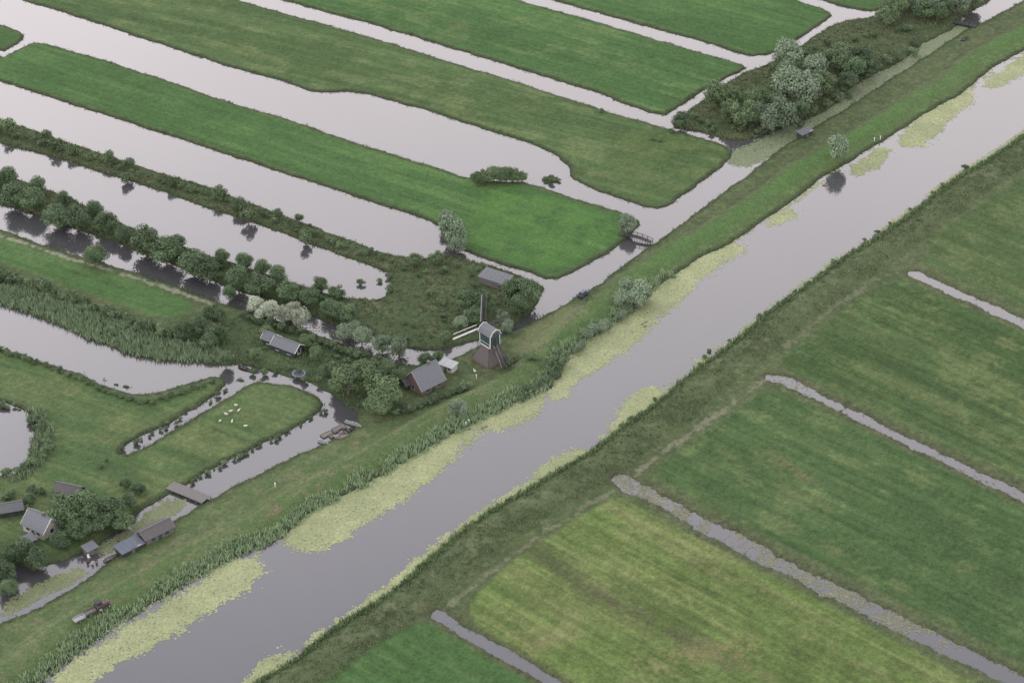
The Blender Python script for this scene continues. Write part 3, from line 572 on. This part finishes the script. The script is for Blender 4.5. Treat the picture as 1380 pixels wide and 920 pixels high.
# ---------------- boats ----------------
def boat(u,v,rz,m,L=4.5,W=1.5,z=0.0,inside=woodm):
    e=empty('rowing_boat',u,v,rz,z); n=9; V=[];F=[]
    for i in range(n):
        t=i/(n-1); w=W/2*math.sin(math.pi*(.12+.88*t)**.8 if t<.999 else math.pi)*1.0; w=max(w,.05) if t>.05 else W*.33; x=-L/2+L*t; sh=.45+.2*t*t
        V+=[(x,-w,sh),(x,-w*.7,.05),(x,w*.7,.05),(x,w,sh)]
    for i in range(n-1):
        o=i*4
        for k in range(3): F.append((o+k,o+k+1,o+k+5,o+k+4))
    F.append((0,1,2,3)); hull=poly('hull',V,F,m,e); s=hull.modifiers.new('s','SOLIDIFY'); s.thickness=.06
    for t in (.25,.5,.75): box('thwart',e,(-L/2+L*t,0,.36),(.25,W*.75,.05),inside)
    rod('gunwale_port',e,V[3],V[7],.05,whitem)
boat(436,597,hs,metal,3.6,1.3); boat(472,571,hs,metal,3.6,1.3); boat(480,575,hs,metal,3.6,1.3); boat(470,583,hc,darkwood); boat(190,738,hc,darkwood); boat(150,752,hc,woodm)
boat(330,497,hs,darkwood); boat(1300,55,hc,darkwood)
def pallets(u,v,rz):
    e=empty('pallet_stack',u,v,rz)
    for k in range(3):
        for i in range(5): box('slat',e,(-.5+i*.25,0,.12+k*.16),(.16,1.2,.04),woodm)
        for j in (-.5,0,.5): box('bearer',e,(0,j,.05+k*.16),(1.2,.1,.08),woodm)
for u,v in [(452,582),(460,586),(447,589),(464,577),(456,592)]: pallets(u,v,hc)
for (u,v) in [(455,578),(462,590),(440,586)]:
    e=empty('raised_garden_bed',u,v,hc)
    for s in (-1,1): box('long_board',e,(0,s*.8,.2),(3.2,.08,.45),woodm); box('end_board',e,(s*1.64,0,.2),(.08,1.68,.45),woodm)
    box('soil',e,(0,0,.15),(3.18,1.5,.3),barkm)
# trampoline
e=empty('trampoline',403,508,0)
V=[];F=[];n=20
for i in range(n):
    a=2*math.pi*i/n; c_,s_=math.cos(a),math.sin(a); V+=[(2.0*c_,2.0*s_,.9),(1.6*c_,1.6*s_,.92)]
for i in range(n): j=(i+1)%n; F.append((2*i,2*j,2*j+1,2*i+1))
poly('pad_ring',V,F,bluem,e); poly('jump_mat',[(1.6*math.cos(2*math.pi*i/n),1.6*math.sin(2*math.pi*i/n),.9) for i in range(n)],[list(range(n))],rubber,e)
for i in range(6): a=i*math.pi/3; rod('leg',e,(1.9*math.cos(a),1.9*math.sin(a),0),(1.9*math.cos(a),1.9*math.sin(a),.9),.06,metal)
# white posts, signs
for u,v in [(1178,192),(1186,190),(371,658),(642,512),(632,572),(628,575)]:
    e=empty('white_marker_post',u,v); rod('post',e,(0,0,-.3),(0,0,1.3),.12,whitem); box('post_cap',e,(0,0,1.35),(.32,.32,.12),whitem)
def chair(u,v,rz,m):
    e=empty('garden_chair',u,v,rz); box('seat',e,(0,0,.45),(.6,.6,.06),m); box('backrest',e,(-.3,0,.85),(.06,.6,.8),m)
    for x in (-.26,.26):
        for y in (-.26,.26): rod('leg',e,(x,y,0),(x,y,.43),.04,m)
for u,v,m in [(118,758,rust),(124,760,creamm),(130,757,rust),(120,752,whitem),(640,503,whitem),(700,487,woodm)]: chair(u,v,rng.uniform(0,6),m)
# ---------------- animals ----------------
def skin(name,verts,edges,rad,mat):
    me=bpy.data.meshes.new(name); me.from_pydata(verts,edges,[]); o=bpy.data.objects.new(name,me); sc.collection.objects.link(o)
    s=o.modifiers.new('s','SKIN'); o.modifiers.new('d','SUBSURF').levels=1
    for i,r in enumerate(rad): me.skin_vertices[0].data[i].radius=(r,r)
    me.skin_vertices[0].data[0].use_root=True
    dg=bpy.context.evaluated_depsgraph_get(); m=bpy.data.meshes.new_from_object(o.evaluated_get(dg)); bpy.data.objects.remove(o); m.materials.clear(); m.materials.append(mat); return m
sv=[(-.45,0,.72),(0,0,.72),(.4,0,.74),(.6,0,.9),(.78,0,.95),(.98,0,.86)]; se=[(0,1),(1,2),(2,3),(3,4),(4,5)]; sr=[.28,.34,.28,.16,.13,.07]
def leg(root,x,y,hind):
    k=len(sv); pts=[(x,y,.5),(x+(-.1 if hind else .02),y,.27),(x,y,.02)]; sv.extend(pts); se.extend([(root,k),(k,k+1),(k+1,k+2)]); sr.extend([.1,.05,.045])
leg(0,-.42,.16,1);leg(0,-.42,-.16,1);leg(2,.38,.16,0);leg(2,.38,-.16,0)
k=len(sv); sv.append((-.78,0,.6)); se.append((0,k)); sr.append(.06)
shm=skin('sheep_mesh',sv,se,sr,wool)
for u,v in [(297,570),(305,561),(311,557),(318,549),(313,571),(331,577),(322,556)]:
    x,y=G(u,v); o=link('sheep',shm,None,(x,y,zat(x,y)-.02),rng.uniform(0,6.28)); o.scale=(.8,)*3
dm=skin('duck_mesh',[(-.25,0,.1),(0,0,.1),(.2,0,.14),(.28,0,.3),(.38,0,.31),(-.42,0,.16)],[(0,1),(1,2),(2,3),(3,4),(0,5)],[.12,.16,.11,.07,.03,.03],duckm)
for u,v in [(866,437),(869,440),(871,434),(650,577),(655,575),(227,357),(1110,250)]:
    x,y=G(u,v); link('duck',dm,None,(x,y,0),rng.uniform(0,6.28)).scale=(1.6,)*3
# ---------------- sky & sun ----------------
w=bpy.data.worlds.new('World'); sc.world=w; w.use_nodes=True; nt=w.node_tree; bg=nt.nodes['Background']
sky=nt.nodes.new('ShaderNodeTexSky'); sky.sky_type='NISHITA'; sky.sun_disc=False; sky.sun_elevation=math.radians(42); sky.sun_rotation=math.radians(-50); sky.dust_density=3
tc=nt.nodes.new('ShaderNodeTexCoord'); sx=nt.nodes.new('ShaderNodeSeparateXYZ'); nt.links.new(tc.outputs['Generated'],sx.inputs[0])
cr=nt.nodes.new('ShaderNodeValToRGB'); nt.links.new(sx.outputs['Z'],cr.inputs[0])
el=cr.color_ramp.elements; el[0].position=0; el[0].color=(1,.93,.94,1); el[1].position=1; el[1].color=(.47,.48,.5,1)
q=el.new(.45); q.color=(1,.93,.94,1); q=el.new(.56); q.color=(.78,.745,.78,1); q=el.new(.66); q.color=(.44,.44,.48,1)
cl=nz(nt,2.2,5,.55,tc.outputs['Generated'])
s1=mul(nt,cr.outputs[0],rampv(nt,cl.outputs['Fac'],.3,.7,34,40)); s2=mul(nt,s1,rampv(nt,sx.outputs['X'],-.3,.3,1.1,.9))
mx=nt.nodes.new('ShaderNodeMix'); mx.data_type='RGBA'; mx.inputs[0].default_value=.92; nt.links.new(sky.outputs[0],mx.inputs[6]); nt.links.new(s2,mx.inputs[7]); nt.links.new(mx.outputs[2],bg.inputs[0]); bg.inputs[1].default_value=.1
sl=bpy.data.lights.new('sun','SUN'); sl.energy=.9; sl.angle=math.radians(20); sl.color=(1,.96,.9); so=bpy.data.objects.new('sun',sl); sc.collection.objects.link(so)
az=math.radians(-50); d=Vector((math.sin(az)*math.cos(math.radians(42)),math.cos(az)*math.cos(math.radians(42)),math.sin(math.radians(42)))); so.rotation_euler=d.to_track_quat('Z','Y').to_euler()
